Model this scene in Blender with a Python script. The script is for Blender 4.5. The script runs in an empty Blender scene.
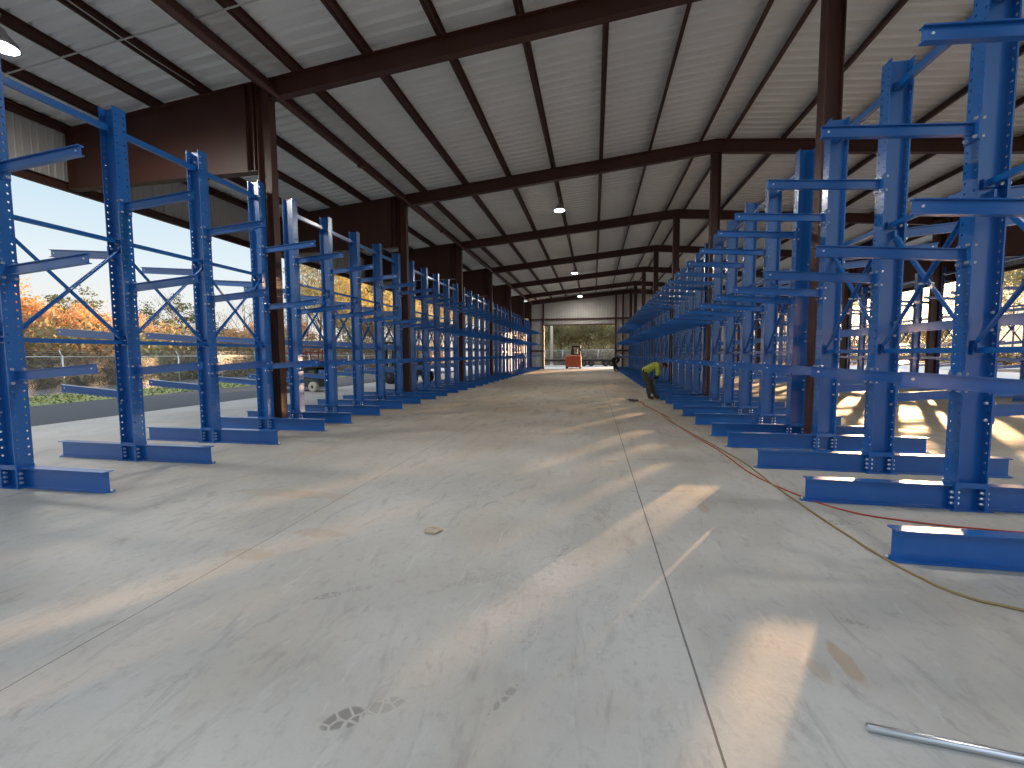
import bpy, math, random
from mathutils import Vector, Matrix
R = random.Random(7)
PI = math.pi
SC = bpy.context.scene
COL = SC.collection
S = 1.4666            # upright spacing in a rack run
BAY = 7.15            # spacing of the building frames
XL, XR, XF = -7.47, 3.97, 15.72      # rack rows
RIDGE = 4.0
EAVE_L, EAVE_R = -13.15, 21.15
Y0, Y1 = -1.0, 50.4
FRAMES = [8.95 + BAY * k for k in range(-1, 6)] + [50.24]
SLOPE = 0.090


def rafter_top(x):
    return 8.92 - SLOPE * abs(x - RIDGE)


# ------------------------------------------------------------------ materials
def new_mat(name):
    m = bpy.data.materials.new(name)
    m.use_nodes = True
    nt = m.node_tree
    return m, nt, nt.nodes['Principled BSDF']


def mat(name, col, rough=0.5, metal=0.0, noise=0.0, nscale=4.0, bump=0.0, emit=None, spec=0.5, coat=0.0):
    m, nt, b = new_mat(name)
    b.inputs['Base Color'].default_value = (*col, 1)
    b.inputs['Roughness'].default_value = rough
    b.inputs['Metallic'].default_value = metal
    b.inputs['Specular IOR Level'].default_value = spec
    if coat:
        b.inputs['Coat Weight'].default_value = coat; b.inputs['Coat IOR'].default_value = 1.53
        b.inputs['Coat Roughness'].default_value = 0.2
    if noise or bump:
        tc = nt.nodes.new('ShaderNodeTexCoord')
        nz = nt.nodes.new('ShaderNodeTexNoise')
        nz.inputs['Scale'].default_value = nscale
        nz.inputs['Detail'].default_value = 6
        nt.links.new(tc.outputs['Object'], nz.inputs['Vector'])
        if noise:
            mx = nt.nodes.new('ShaderNodeMix')
            mx.data_type = 'RGBA'
            mx.inputs[6].default_value = (*[c * (1 - noise) for c in col], 1)
            mx.inputs[7].default_value = (*[min(1, c * (1 + noise)) for c in col], 1)
            nt.links.new(nz.outputs['Fac'], mx.inputs[0])
            nt.links.new(mx.outputs[2], b.inputs['Base Color'])
        if bump:
            bp = nt.nodes.new('ShaderNodeBump')
            bp.inputs['Strength'].default_value = bump
            bp.inputs['Distance'].default_value = 0.02
            nt.links.new(nz.outputs['Fac'], bp.inputs['Height'])
            nt.links.new(bp.outputs['Normal'], b.inputs['Normal'])
    if emit:
        b.inputs['Emission Color'].default_value = (*emit[0], 1)
        b.inputs['Emission Strength'].default_value = emit[1]
    return m


M = {}
M['blue'] = mat('rack_blue_paint', (0.003, 0.106, 0.38), 0.34, 0.0, 0.12, 2.0, coat=0.75)
M['bolt'] = mat('zinc_bolt', (0.75, 0.76, 0.78), 0.3, 0.9)
M['brown'] = mat('red_oxide_primer', (0.058, 0.020, 0.014), 0.5, 0.0, 0.25, 1.5, 0.05)
M['sheet'] = mat('galvanised_sheet', (0.74, 0.74, 0.73), 0.45, 0.1, 0.08, 0.8)
M['siding'] = mat('siding_sheet', (0.46, 0.45, 0.43), 0.5, 0.1, 0.06, 0.8)
M['conduit'] = mat('steel_conduit', (0.55, 0.58, 0.62), 0.28, 0.9)
M['strap'] = mat('pale_strap', (0.5, 0.5, 0.48), 0.5, 0.3)
M['black'] = mat('black_plastic', (0.012, 0.012, 0.014), 0.5)
M['rubber'] = mat('tyre_rubber', (0.018, 0.017, 0.016), 0.8)
M['cream'] = mat('cream_tyre', (0.55, 0.5, 0.4), 0.7)
M['darkgrey'] = mat('dark_grey_paint', (0.05, 0.055, 0.055), 0.5, noise=0.2)
M['red'] = mat('rail_red', (0.32, 0.025, 0.02), 0.45)
M['orange'] = mat('orange_red_paint', (0.33, 0.06, 0.02), 0.5, noise=0.4, nscale=3)
M['lamp'] = mat('lamp_lens', (1, 1, 1), 0.4, emit=((1.0, 0.94, 0.86), 560.0))
M['housing'] = mat('lamp_housing', (0.35, 0.35, 0.36), 0.4, 0.6)
M['cordred'] = mat('red_cord', (0.38, 0.045, 0.02), 0.5)
M['cordyel'] = mat('yellow_cord', (0.27, 0.19, 0.07), 0.6)
M['hivis'] = mat('lime_fabric', (0.36, 0.42, 0.06), 0.9, noise=0.15, nscale=20)
M['trouser'] = mat('olive_grey_cloth', (0.062, 0.064, 0.054), 0.95, noise=0.2, nscale=15)
M['navy'] = mat('black_cloth', (0.012, 0.012, 0.016), 0.95)
M['skin'] = mat('skin', (0.32, 0.16, 0.11), 0.55)
M['boot'] = mat('boot_leather', (0.04, 0.03, 0.022), 0.7)
M['paper'] = mat('crumpled_paper', (0.42, 0.34, 0.24), 0.9, noise=0.3, nscale=30)
M['galv'] = mat('galvanised_pipe', (0.5, 0.52, 0.53), 0.4, 0.7)
M['pole'] = mat('pale_pole', (0.62, 0.6, 0.55), 0.7, noise=0.1)
M['grass'] = mat('grass', (0.17, 0.20, 0.07), 0.9, noise=0.45, nscale=3)
M['asphalt'] = mat('asphalt', (0.045, 0.047, 0.054), 0.85, noise=0.35, nscale=6)
M['dirt'] = mat('leaf_litter', (0.13, 0.095, 0.06), 0.95, noise=0.5, nscale=1.2)
M['apron'] = mat('apron_concrete', (0.5, 0.49, 0.46), 0.85, noise=0.15, nscale=0.6)


def bark(name, a, b):
    m, nt, p = new_mat(name)
    tc = nt.nodes.new('ShaderNodeTexCoord'); mp = nt.nodes.new('ShaderNodeMapping')
    mp.inputs['Scale'].default_value = (9, 9, 1.2)
    nz = nt.nodes.new('ShaderNodeTexNoise'); nz.inputs['Detail'].default_value = 5
    mx = nt.nodes.new('ShaderNodeMix'); mx.data_type = 'RGBA'
    mx.inputs[6].default_value = (*a, 1); mx.inputs[7].default_value = (*b, 1)
    nt.links.new(tc.outputs['Object'], mp.inputs['Vector']); nt.links.new(mp.outputs[0], nz.inputs['Vector'])
    nt.links.new(nz.outputs['Fac'], mx.inputs[0]); nt.links.new(mx.outputs[2], p.inputs['Base Color'])
    p.inputs['Roughness'].default_value = 0.9
    return m


def leafmat(name, a, b):
    m = bpy.data.materials.new(name); m.use_nodes = True
    nt = m.node_tree
    for n in list(nt.nodes):
        nt.nodes.remove(n)
    out = nt.nodes.new('ShaderNodeOutputMaterial')
    tc = nt.nodes.new('ShaderNodeTexCoord'); nz = nt.nodes.new('ShaderNodeTexNoise')
    nz.inputs['Scale'].default_value = 1.3; nz.inputs['Detail'].default_value = 4
    mr = nt.nodes.new('ShaderNodeMapRange'); mr.inputs[1].default_value = 0.3; mr.inputs[2].default_value = 0.7
    mx = nt.nodes.new('ShaderNodeMix'); mx.data_type = 'RGBA'
    mx.inputs[6].default_value = (*a, 1); mx.inputs[7].default_value = (*b, 1)
    d = nt.nodes.new('ShaderNodeBsdfDiffuse'); t = nt.nodes.new('ShaderNodeBsdfTranslucent')
    ms = nt.nodes.new('ShaderNodeMixShader'); ms.inputs[0].default_value = 0.4
    nt.links.new(tc.outputs['Object'], nz.inputs['Vector']); nt.links.new(nz.outputs['Fac'], mr.inputs[0])
    nt.links.new(mr.outputs[0], mx.inputs[0])
    nt.links.new(mx.outputs[2], d.inputs[0]); nt.links.new(mx.outputs[2], t.inputs[0])
    nt.links.new(d.outputs[0], ms.inputs[1]); nt.links.new(t.outputs[0], ms.inputs[2])
    nt.links.new(ms.outputs[0], out.inputs[0])
    return m


M['bark_dark'] = bark('dark_bark', (0.06, 0.05, 0.04), (0.13, 0.105, 0.085))
M['bark_pale'] = bark('pale_bark', (0.3, 0.27, 0.22), (0.55, 0.5, 0.42))
M['leaf_orange'] = leafmat('orange_leaves', (0.62, 0.33, 0.15), (0.70, 0.46, 0.25))
M['leaf_olive'] = leafmat('olive_leaves', (0.27, 0.26, 0.13), (0.46, 0.42, 0.24))
M['leaf_yellow'] = leafmat('yellow_leaves', (0.46, 0.38, 0.14), (0.6, 0.52, 0.24))
M['leaf_pine'] = leafmat('pine_needles', (0.09, 0.12, 0.045), (0.22, 0.21, 0.08))
M['leaf_brown'] = leafmat('brown_brush', (0.2, 0.145, 0.085), (0.36, 0.26, 0.15))


def chainlink():
    m = bpy.data.materials.new('chain_link_wire'); m.use_nodes = True
    nt = m.node_tree; b = nt.nodes['Principled BSDF']
    b.inputs['Base Color'].default_value = (0.5, 0.52, 0.54, 1); b.inputs['Metallic'].default_value = 0.6
    b.inputs['Roughness'].default_value = 0.5
    out = nt.nodes['Material Output']
    tc = nt.nodes.new('ShaderNodeTexCoord'); sx = nt.nodes.new('ShaderNodeSeparateXYZ')
    nt.links.new(tc.outputs['Object'], sx.inputs[0])
    def mth(op, a, bb=None):
        n = nt.nodes.new('ShaderNodeMath'); n.operation = op
        for i, v in enumerate((a, bb)):
            if v is None: continue
            if isinstance(v, (int, float)): n.inputs[i].default_value = v
            else: nt.links.new(v, n.inputs[i])
        return n.outputs[0]
    res = None
    for sg in (1, -1):
        v = mth('ADD', sx.outputs[0], mth('MULTIPLY', sx.outputs[2], sg))
        fr = mth('FRACT', mth('MULTIPLY', v, 1 / 0.085))
        k = mth('LESS_THAN', fr, 0.10)
        res = k if res is None else mth('MAXIMUM', res, k)
    tr = nt.nodes.new('ShaderNodeBsdfTransparent'); ms = nt.nodes.new('ShaderNodeMixShader')
    nt.links.new(res, ms.inputs[0]); nt.links.new(tr.outputs[0], ms.inputs[1]); nt.links.new(b.outputs[0], ms.inputs[2])
    nt.links.new(ms.outputs[0], out.inputs[0])
    return m


M['link'] = chainlink()


def concrete():
    m, nt, b = new_mat('slab_concrete')
    L = nt.links.new
    tc = nt.nodes.new('ShaderNodeTexCoord')
    pos = tc.outputs['Object']

    def node(t, **kw):
        n = nt.nodes.new(t)
        for k, v in kw.items(): setattr(n, k, v)
        return n

    def noise(scale, detail=5, vec=None, rough=0.55, dist=0.0):
        n = node('ShaderNodeTexNoise'); n.inputs['Scale'].default_value = scale; n.inputs['Detail'].default_value = detail
        n.inputs['Roughness'].default_value = rough; n.inputs['Distortion'].default_value = dist
        L(vec or pos, n.inputs['Vector']); return n.outputs['Fac']

    def ramp(v, lo, hi, o0=0.0, o1=1.0):
        n = node('ShaderNodeMapRange'); n.interpolation_type = 'SMOOTHSTEP'
        for i, x in enumerate((lo, hi, o0, o1)): n.inputs[i + 1].default_value = x
        L(v, n.inputs[0]); return n.outputs[0]

    def mth(op, a, bb=None, c=None):
        n = node('ShaderNodeMath', operation=op)
        for i, v in enumerate((a, bb, c)):
            if v is None: continue
            if isinstance(v, (int, float)): n.inputs[i].default_value = v
            else: L(v, n.inputs[i])
        return n.outputs[0]

    def mix(f, a, c):
        n = node('ShaderNodeMix', data_type='RGBA')
        if isinstance(f, (int, float)): n.inputs[0].default_value = f
        else: L(f, n.inputs[0])
        for i, v in ((6, a), (7, c)):
            if isinstance(v, tuple): n.inputs[i].default_value = (*v, 1)
            else: L(v, n.inputs[i])
        return n.outputs[2]

    def mapping(rot, sc, loc=(0, 0, 0)):
        n = node('ShaderNodeMapping'); n.inputs['Rotation'].default_value = (0, 0, rot)
        n.inputs['Scale'].default_value = (*sc, 1); n.inputs['Location'].default_value = loc
        L(pos, n.inputs['Vector']); return n.outputs[0]

    c = mix(ramp(noise(0.55, 4), 0.35, 0.65), (0.37, 0.355, 0.325), (0.465, 0.452, 0.422))
    c = mix(ramp(noise(1.1, 7, mapping(0.5, (1, 0.6)), 0.65), 0.45, 0.72, 0, 0.55), c, (0.41, 0.36, 0.285))
    # dragged dirt, tyre scuffs along and across the aisle
    c = mix(ramp(noise(2.6, 8, mapping(0.35, (1.9, 0.6)), 0.72, 0.8), 0.53, 0.70, 0, 0.42), c, (0.22, 0.21, 0.20))
    c = mix(ramp(noise(2.2, 8, mapping(-1.25, (2.2, 0.6)), 0.72, 0.8), 0.55, 0.72, 0, 0.42), c, (0.21, 0.20, 0.19))
    c = mix(ramp(noise(4.5, 8, mapping(0.9, (2.0, 0.5)), 0.7, 1.0), 0.56, 0.7, 0, 0.3), c, (0.56, 0.55, 0.53))
    c = mix(ramp(noise(3.2, 6, mapping(0.1, (1.2, 0.9)), 0.7, 0.6), 0.60, 0.70, 0, 0.5), c, (0.25, 0.235, 0.21))
    sy = node('ShaderNodeSeparateXYZ'); L(pos, sy.inputs[0])
    X, Y = sy.outputs[0], sy.outputs[1]
    # more brown dirt tracked along the far half of the aisle
    far = mth('MULTIPLY', ramp(Y, 3.5, 15, 0.0, 1.0), ramp(X, -9.5, -6.5, 0.15, 1.0))
    c = mix(mth('MULTIPLY', far, ramp(noise(0.8, 6, mapping(0, (0.8, 0.35)), 0.65), 0.3, 0.65, 0.25, 0.8)), c, (0.37, 0.29, 0.19))
    c = mix(mth('MULTIPLY', far, ramp(noise(2.1, 6, mapping(1.3, (1.6, 0.4)), 0.7), 0.5, 0.68, 0, 0.55)), c, (0.17, 0.14, 0.11))
    # fine grain
    c = mix(ramp(noise(60, 3), 0.3, 0.7, 0, 0.12), c, (0.3, 0.3, 0.29))
    c = mix(ramp(noise(14, 6), 0.52, 0.72, 0, 0.32), c, (0.29, 0.275, 0.25))
    c = mix(ramp(noise(6.5, 7, mapping(-0.4, (1.5, 0.8)), 0.7, 0.5), 0.55, 0.68, 0, 0.3), c, (0.24, 0.225, 0.205))
    # boot and tyre prints, mud spots with a shape of their own
    wob = noise(9, 3)
    prints = [(-1.14, 1.72, 0.55, 0.105, 0.06, 15, 0.75), (-0.98, 1.83, 0.55, 0.10, 0.05, 17, 0.3),
              (-1.84, 2.64, 0.55, 0.10, 0.04, 22, 0.5), (-1.68, 2.76, 0.5, 0.10, 0.04, 22, 0.28),
              (-0.85, 3.05, 0.6, 0.26, 0.06, 20, 0.2), (-0.42, 1.98, 1.1, 0.13, 0.022, 14, 0.45),
              (-0.35, 2.5, 1.35, 0.2, 0.04, 24, 0.2), (0.1, 2.9, 1.2, 0.16, 0.08, 26, 0.13),
              (1.62, 2.95, -0.5, 0.08, 0.035, 22, 0.4), (-0.30, 3.6, 1.0, 0.25, 0.06, 24, 0.13),
              (0.9, 7.1, 0.1, 0.25, 0.05, 12, 0.35), (0.1, 4.6, 1.3, 0.35, 0.06, 15, 0.22), (2.45, 4.75, 0.2, 0.22, 0.07, 15, 0.4),
              (-0.9, 5.2, 1.0, 0.35, 0.06, 13, 0.25), (-1.3, 9.0, 0.3, 0.5, 0.1, 10, 0.3), (0.95, 5.5, 0.2, 0.3, 0.05, 12, 0.35)]
    for (px, py, ang, sx, sw, vs, k) in prints:
        u = mth('ADD', mth('MULTIPLY', mth('SUBTRACT', X, px), math.cos(ang)), mth('MULTIPLY', mth('SUBTRACT', Y, py), math.sin(ang)))
        w = mth('SUBTRACT', mth('MULTIPLY', mth('SUBTRACT', Y, py), math.cos(ang)), mth('MULTIPLY', mth('SUBTRACT', X, px), math.sin(ang)))
        r2 = mth('ADD', mth('POWER', mth('MULTIPLY', u, 1 / sx), 2.0), mth('POWER', mth('MULTIPLY', w, 1 / sw), 2.0))
        r2 = mth('ADD', r2, mth('MULTIPLY', mth('SUBTRACT', wob, 0.5), 1.2))
        mask = ramp(r2, 1.1, 0.7)
        vo = node('ShaderNodeTexVoronoi', feature='DISTANCE_TO_EDGE'); vo.inputs['Scale'].default_value = vs; L(pos, vo.inputs['Vector'])
        tread = ramp(vo.outputs['Distance'], 0.04, 0.12)
        c = mix(mth('MULTIPLY', mth('MULTIPLY', mask, tread), k), c, (0.17, 0.155, 0.14))
    for (px, py, sx, sw, k) in [(1.37, 2.55, 0.05, 0.2, 0.6), (1.2, 2.45, 0.05, 0.1, 0.4), (1.2, 4.95, 0.06, 0.15, 0.5), (-2.9, 3.1, 0.25, 0.1, 0.35), (0.3, 6.9, 0.1, 0.08, 0.5), (-2.6, 3.6, 0.3, 0.1, 0.35), (-3.6, 4.6, 0.9, 0.15, 0.3)]:
        r2 = mth('ADD', mth('POWER', mth('MULTIPLY', mth('SUBTRACT', X, px), 1 / sx), 2.0), mth('POWER', mth('MULTIPLY', mth('SUBTRACT', Y, py), 1 / sw), 2.0))
        r2 = mth('ADD', r2, mth('MULTIPLY', mth('SUBTRACT', wob, 0.5), 2.0))
        c = mix(mth('MULTIPLY', ramp(r2, 1.2, 0.5), k), c, (0.34, 0.25, 0.16))
    # sawn control joints
    jn = None
    for (ax, v0, hw) in ((X, 0.545, 0.006), (X, -2.97, 0.0035), (X, 8.0, 0.005), (X, 11.6, 0.005), (Y, 16.0, 0.006), (Y, 9.2, 0.004), (Y, 23.0, 0.006), (Y, 30, 0.006), (Y, 37, 0.006)):
        d = mth('ABSOLUTE', mth('SUBTRACT', ax, mth('ADD', v0, mth('MULTIPLY', mth('SUBTRACT', noise(0.7, 3), 0.5), 0.02))))
        k = mth('LESS_THAN', d, hw)
        jn = k if jn is None else mth('MAXIMUM', jn, k)
    c = mix(mth('MULTIPLY', jn, 0.8), c, (0.06, 0.055, 0.05))
    L(c, b.inputs['Base Color'])
    L(ramp(noise(2.2, 5), 0.3, 0.7, 0.62, 0.85), b.inputs['Roughness'])
    b.inputs['Specular IOR Level'].default_value = 0.35
    bp = node('ShaderNodeBump'); bp.inputs['Strength'].default_value = 0.12; bp.inputs['Distance'].default_value = 0.01
    L(noise(25, 6), bp.inputs['Height']); L(bp.outputs[0], b.inputs['Normal'])
    return m


M['floor'] = concrete()


# ------------------------------------------------------------------ mesh builder
class MB:
    def __init__(self):
        self.v, self.f, self.m, self.sm = [], [], [], []

    def face(self, idx, mi=0, smooth=False):
        self.f.append(tuple(idx)); self.m.append(mi); self.sm.append(smooth)

    def add(self, pts):
        b = len(self.v); self.v.extend([tuple(p) for p in pts]); return b

    def hexa(self, p, mi=0):
        b = self.add(p)
        for q in ((0, 3, 2, 1), (4, 5, 6, 7), (0, 1, 5, 4), (1, 2, 6, 5), (2, 3, 7, 6), (3, 0, 4, 7)):
            self.face([b + i for i in q], mi)

    def box(self, x0, x1, y0, y1, z0, z1, mi=0):
        self.hexa([(x0, y0, z0), (x1, y0, z0), (x1, y1, z0), (x0, y1, z0), (x0, y0, z1), (x1, y0, z1), (x1, y1, z1), (x0, y1, z1)], mi)

    def cbox(self, x0, x1, y0, y1, z0, z1, c=0.03, mi=0):
        """box with chamfered vertical and top edges"""
        rings = []
        def ring(z, d, cc):
            return [(x0 + d + cc, y0 + d, z), (x1 - d - cc, y0 + d, z), (x1 - d, y0 + d + cc, z), (x1 - d, y1 - d - cc, z),
                    (x1 - d - cc, y1 - d, z), (x0 + d + cc, y1 - d, z), (x0 + d, y1 - d - cc, z), (x0 + d, y0 + d + cc, z)]
        rs = [self.add(ring(z, d, c)) for z, d in ((z0, c * .6), (z0 + c, 0), (z1 - c, 0), (z1, c))]
        for a, b in zip(rs, rs[1:]):
            for i in range(8):
                j = (i + 1) % 8
                self.face((a + i, a + j, b + j, b + i), mi)
        self.face([rs[0] + i for i in range(7, -1, -1)], mi); self.face([rs[-1] + i for i in range(8)], mi)

    def bar(self, a, b, w, h, mi=0, up=(0, 0, 1)):
        a, b = Vector(a), Vector(b); d = (b - a).normalized(); up = Vector(up)
        s = d.cross(up)
        if s.length < 1e-4: s = d.cross(Vector((1, 0, 0)))
        s.normalize(); u = s.cross(d)
        s *= w / 2; u *= h / 2
        self.hexa([a - s - u, a + s - u, b + s - u, b - s - u, a - s + u, a + s + u, b + s + u, b - s + u], mi)

    def tube(self, pts, r, n=8, mi=0, caps=True, smooth=True):
        pts = [Vector(p) for p in pts]
        rr = r if isinstance(r, (list, tuple)) else [r] * len(pts)
        rings = []; prev = None
        for i, p in enumerate(pts):
            t = (pts[min(i + 1, len(pts) - 1)] - pts[max(i - 1, 0)]).normalized()
            s = prev - t * prev.dot(t) if prev else t.orthogonal()
            if s.length < 1e-6: s = t.orthogonal()
            s.normalize(); prev = s; u = t.cross(s)
            rings.append(self.add([p + (s * math.cos(2 * PI * k / n) + u * math.sin(2 * PI * k / n)) * rr[i] for k in range(n)]))
        for a, b in zip(rings, rings[1:]):
            for k in range(n):
                j = (k + 1) % n
                self.face((a + k, a + j, b + j, b + k), mi, smooth)
        if caps:
            self.face([rings[0] + k for k in range(n - 1, -1, -1)], mi); self.face([rings[-1] + k for k in range(n)], mi)

    def lathe(self, prof, n=16, mi=0, axis='Z', c=(0, 0, 0), smooth=True):
        c = Vector(c); rings = []
        for r, z in prof:
            ps = []
            for k in range(n):
                a = 2 * PI * k / n
                q = (r * math.cos(a), r * math.sin(a), z)
                if axis == 'Y': q = (q[0], q[2], q[1])
                if axis == 'X': q = (q[2], q[0], q[1])
                ps.append(c + Vector(q))
            rings.append(self.add(ps))
        fl = axis == 'Y'
        for a, b in zip(rings, rings[1:]):
            for k in range(n):
                j = (k + 1) % n
                q = (a + k, a + j, b + j, b + k)
                self.face(q[::-1] if fl else q, mi, smooth)
        self.face([rings[0] + k for k in range(n)][::1 if fl else -1], mi); self.face([rings[-1] + k for k in range(n)][::-1 if fl else 1], mi)

    def build(self, name, mats, parent=None, loc=(0, 0, 0), rz=0.0):
        me = bpy.data.meshes.new(name)
        me.from_pydata(self.v, [], self.f)
        for x in (mats if isinstance(mats, (list, tuple)) else [mats]):
            me.materials.append(M[x] if isinstance(x, str) else x)
        me.polygons.foreach_set('material_index', self.m)
        me.polygons.foreach_set('use_smooth', self.sm)
        me.update()
        o = bpy.data.objects.new(name, me); COL.objects.link(o)
        o.location = loc; o.rotation_euler = (0, 0, rz)
        if parent: o.parent = parent
        return o


def tag(o, label=None, cat=None, group=None, kind=None):
    if label: o['label'] = label
    if cat: o['category'] = cat
    if group: o['group'] = group
    if kind: o['kind'] = kind
    return o


def empty(name, loc, rz=0.0):
    o = bpy.data.objects.new(name, None); COL.objects.link(o)
    o.location = loc; o.rotation_euler = (0, 0, rz); o.empty_display_size = 0.3
    return o


def copy_tree(o, parent=None):
    c = o.copy(); COL.objects.link(c); c.parent = parent
    for ch in list(o.children): copy_tree(ch, c)
    return c


def struct(o, label, cat):
    return tag(o, label, cat, kind='structure')


ORD = ['first', 'second', 'third', 'fourth', 'fifth', 'sixth', 'seventh', 'eighth', 'ninth', 'tenth', 'eleventh', 'twelfth', 'thirteenth']

# ------------------------------------------------------------------ camera
cd = bpy.data.cameras.new('camera'); cam = bpy.data.objects.new('camera', cd); COL.objects.link(cam)
cd.sensor_width = 36; cd.lens = 429.25 / 1024 * 36; cd.clip_end = 600; cd.clip_start = 0.05
cam.matrix_world = Matrix.Translation((0, 0, 1.7)) @ Matrix.Rotation(0.1884, 4, 'Z') @ Matrix.Rotation(PI / 2 - 0.0683, 4, 'X') @ Matrix.Rotation(-0.0057, 4, 'Z')
SC.camera = cam

# ------------------------------------------------------------------ floor and ground
b = MB()
fp = [(-13.6, -4), (22.5, -4), (22.5, Y1 + .3), (-13.6, Y1 + .3)]
b.hexa([(x, y, -0.15) for x, y in fp] + [(x, y, 0) for x, y in fp])
struct(b.build('floor', 'floor'), 'grey concrete slab floor with tyre scuffs and a sawn joint', 'floor')
b = MB(); b.box(-24.5, -13.6, 44, 66, -0.16, -0.004)            # pale apron by the far end of the road
struct(b.build('ground', 'apron'), 'pale concrete apron at the far end of the road beside the shed', 'ground')
b = MB(); b.box(-13.6, 60, Y1 + .3, 66, -0.16, -0.004)
struct(b.build('ground_yard', 'apron'), 'pale sunlit yard beyond the far door opening', 'ground')
b = MB(); b.box(22.5, 34, -4, Y1 + .3, -0.16, -0.006)
struct(b.build('ground_verge', 'apron'), 'concrete strip outside the open side facing the sun', 'ground')
b = MB(); b.box(-260, 260, -120, 330, -0.4, -0.12)
struct(b.build('terrain', 'dirt'), 'brown leaf covered ground under the trees around the shed', 'ground')


def strip(name, p, w0, w1, z, material, nseg=40):
    """ribbon along the polyline p between offsets w0 and w1 to its left side"""
    b = MB()
    P = [Vector((*q, 0)) for q in p]
    lo = []
    for i, q in enumerate(P):
        t = (P[min(i + 1, len(P) - 1)] - P[max(i - 1, 0)]).normalized(); nn = Vector((-t.y, t.x, 0))
        lo.append(b.add([q + nn * w0 + Vector((0, 0, z)), q + nn * w1 + Vector((0, 0, z)), q + nn * w1 + Vector((0, 0, -0.2)), q + nn * w0 + Vector((0, 0, -0.2))]))
    for a, c in zip(lo, lo[1:]):
        for k in range(4): b.face((a + k, a + (k + 1) % 4, c + (k + 1) % 4, c + k))
    return b.build(name, material)


ROADLINE = [(-19.2, -30), (-19.2, -8), (-19.2, 10), (-19.4, 18), (-19.7, 30), (-20.3, 46), (-21, 66)]   # near edge of the grass
struct(strip('road', ROADLINE, -5.65, 0.0, -0.01, 'asphalt'), 'dark asphalt road along the open side of the shed', 'road')
gr = strip('grass', ROADLINE, 0.0, 4.9, 0.0, 'grass')
# blades
bm = MB()
for i in range(len(ROADLINE) - 1):
    a, c = Vector((*ROADLINE[i], 0)), Vector((*ROADLINE[i + 1], 0)); t = (c - a).normalized(); nn = Vector((-t.y, t.x, 0))
    for k in range(int((c - a).length * 120)):
        q = a + (c - a) * R.random() + nn * R.random() * 4.8; an = R.random() * PI
        d = Vector((math.cos(an), math.sin(an), 0)) * 0.05; hgt = R.uniform(0.03, 0.09)
        i0 = bm.add([q - d, q + d, q + Vector((R.uniform(-.06, .06), R.uniform(-.06, .06), hgt))]); bm.face((i0, i0 + 1, i0 + 2))
bl = bm.build('blades', 'grass', gr); bl['kind'] = 'stuff'
tag(gr, 'strip of short green grass between the road and the fence', 'grass', kind='stuff')

# ------------------------------------------------------------------ roof
def roof(name, xa, xb, label):
    prof = []; y = Y0; p = 0.305
    while y < Y1:
        prof += [(y, 0), (y + .10, 0), (y + .110, .004), (y + .13, .004), (y + .14, 0), (y + .19, 0), (y + .215, .06), (y + .25, .06), (y + .30, 0)]
        y += p
    b = MB(); za, zb = rafter_top(xa) + 0.205, rafter_top(xb) + 0.205
    r = [b.add([(x, y, z + q + e) for y, q in prof]) for x, z, e in ((xa, za, 0), (xb, zb, 0), (xa, za, .004), (xb, zb, .004))]
    for i in range(len(prof) - 1):
        b.face((r[0] + i, r[1] + i, r[1] + i + 1, r[0] + i + 1)); b.face((r[2] + i, r[2] + i + 1, r[3] + i + 1, r[3] + i))
    return struct(b.build(name, 'sheet'), label, 'ceiling')


roof('ceiling', EAVE_L - .1, RIDGE, 'pale corrugated roof underside on the road side of the ridge')
roof('ceiling_sunward', RIDGE, EAVE_R + .1, 'pale corrugated roof underside on the sun side of the ridge')


def ibar(b, x0, x1, zb0, zb1, zt0, zt1, y, w, tf=0.016, tw=0.012):
    """tapered I section in the XZ plane at depth y"""
    for s0, s1 in ((zb0, zb1), (zt0 - tf, zt1 - tf)):
        b.hexa([(x0, y - w / 2, s0), (x1, y - w / 2, s1), (x1, y + w / 2, s1), (x0, y + w / 2, s0),
                (x0, y - w / 2, s0 + tf), (x1, y - w / 2, s1 + tf), (x1, y + w / 2, s1 + tf), (x0, y + w / 2, s0 + tf)])
    b.hexa([(x0, y - tw / 2, zb0 + tf), (x1, y - tw / 2, zb1 + tf), (x1, y + tw / 2, zb1 + tf), (x0, y + tw / 2, zb0 + tf),
            (x0, y - tw / 2, zt0 - tf), (x1, y - tw / 2, zt1 - tf), (x1, y + tw / 2, zt1 - tf), (x0, y + tw / 2, zt0 - tf)])


def icol(b, x, y, d, w, z0, z1, tf=0.016, tw=0.012):
    for s in (-1, 1): b.box(x + s * d / 2 - (tf if s > 0 else 0), x + s * d / 2 + (0 if s > 0 else tf), y - w / 2, y + w / 2, z0, z1)
    b.box(x - d / 2 + tf, x + d / 2 - tf, y - tw / 2, y + tw / 2, z0, z1)
    b.box(x - d / 2 - .06, x + d / 2 + .06, y - w / 2 - .05, y + w / 2 + .05, 0, 0.016)


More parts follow.
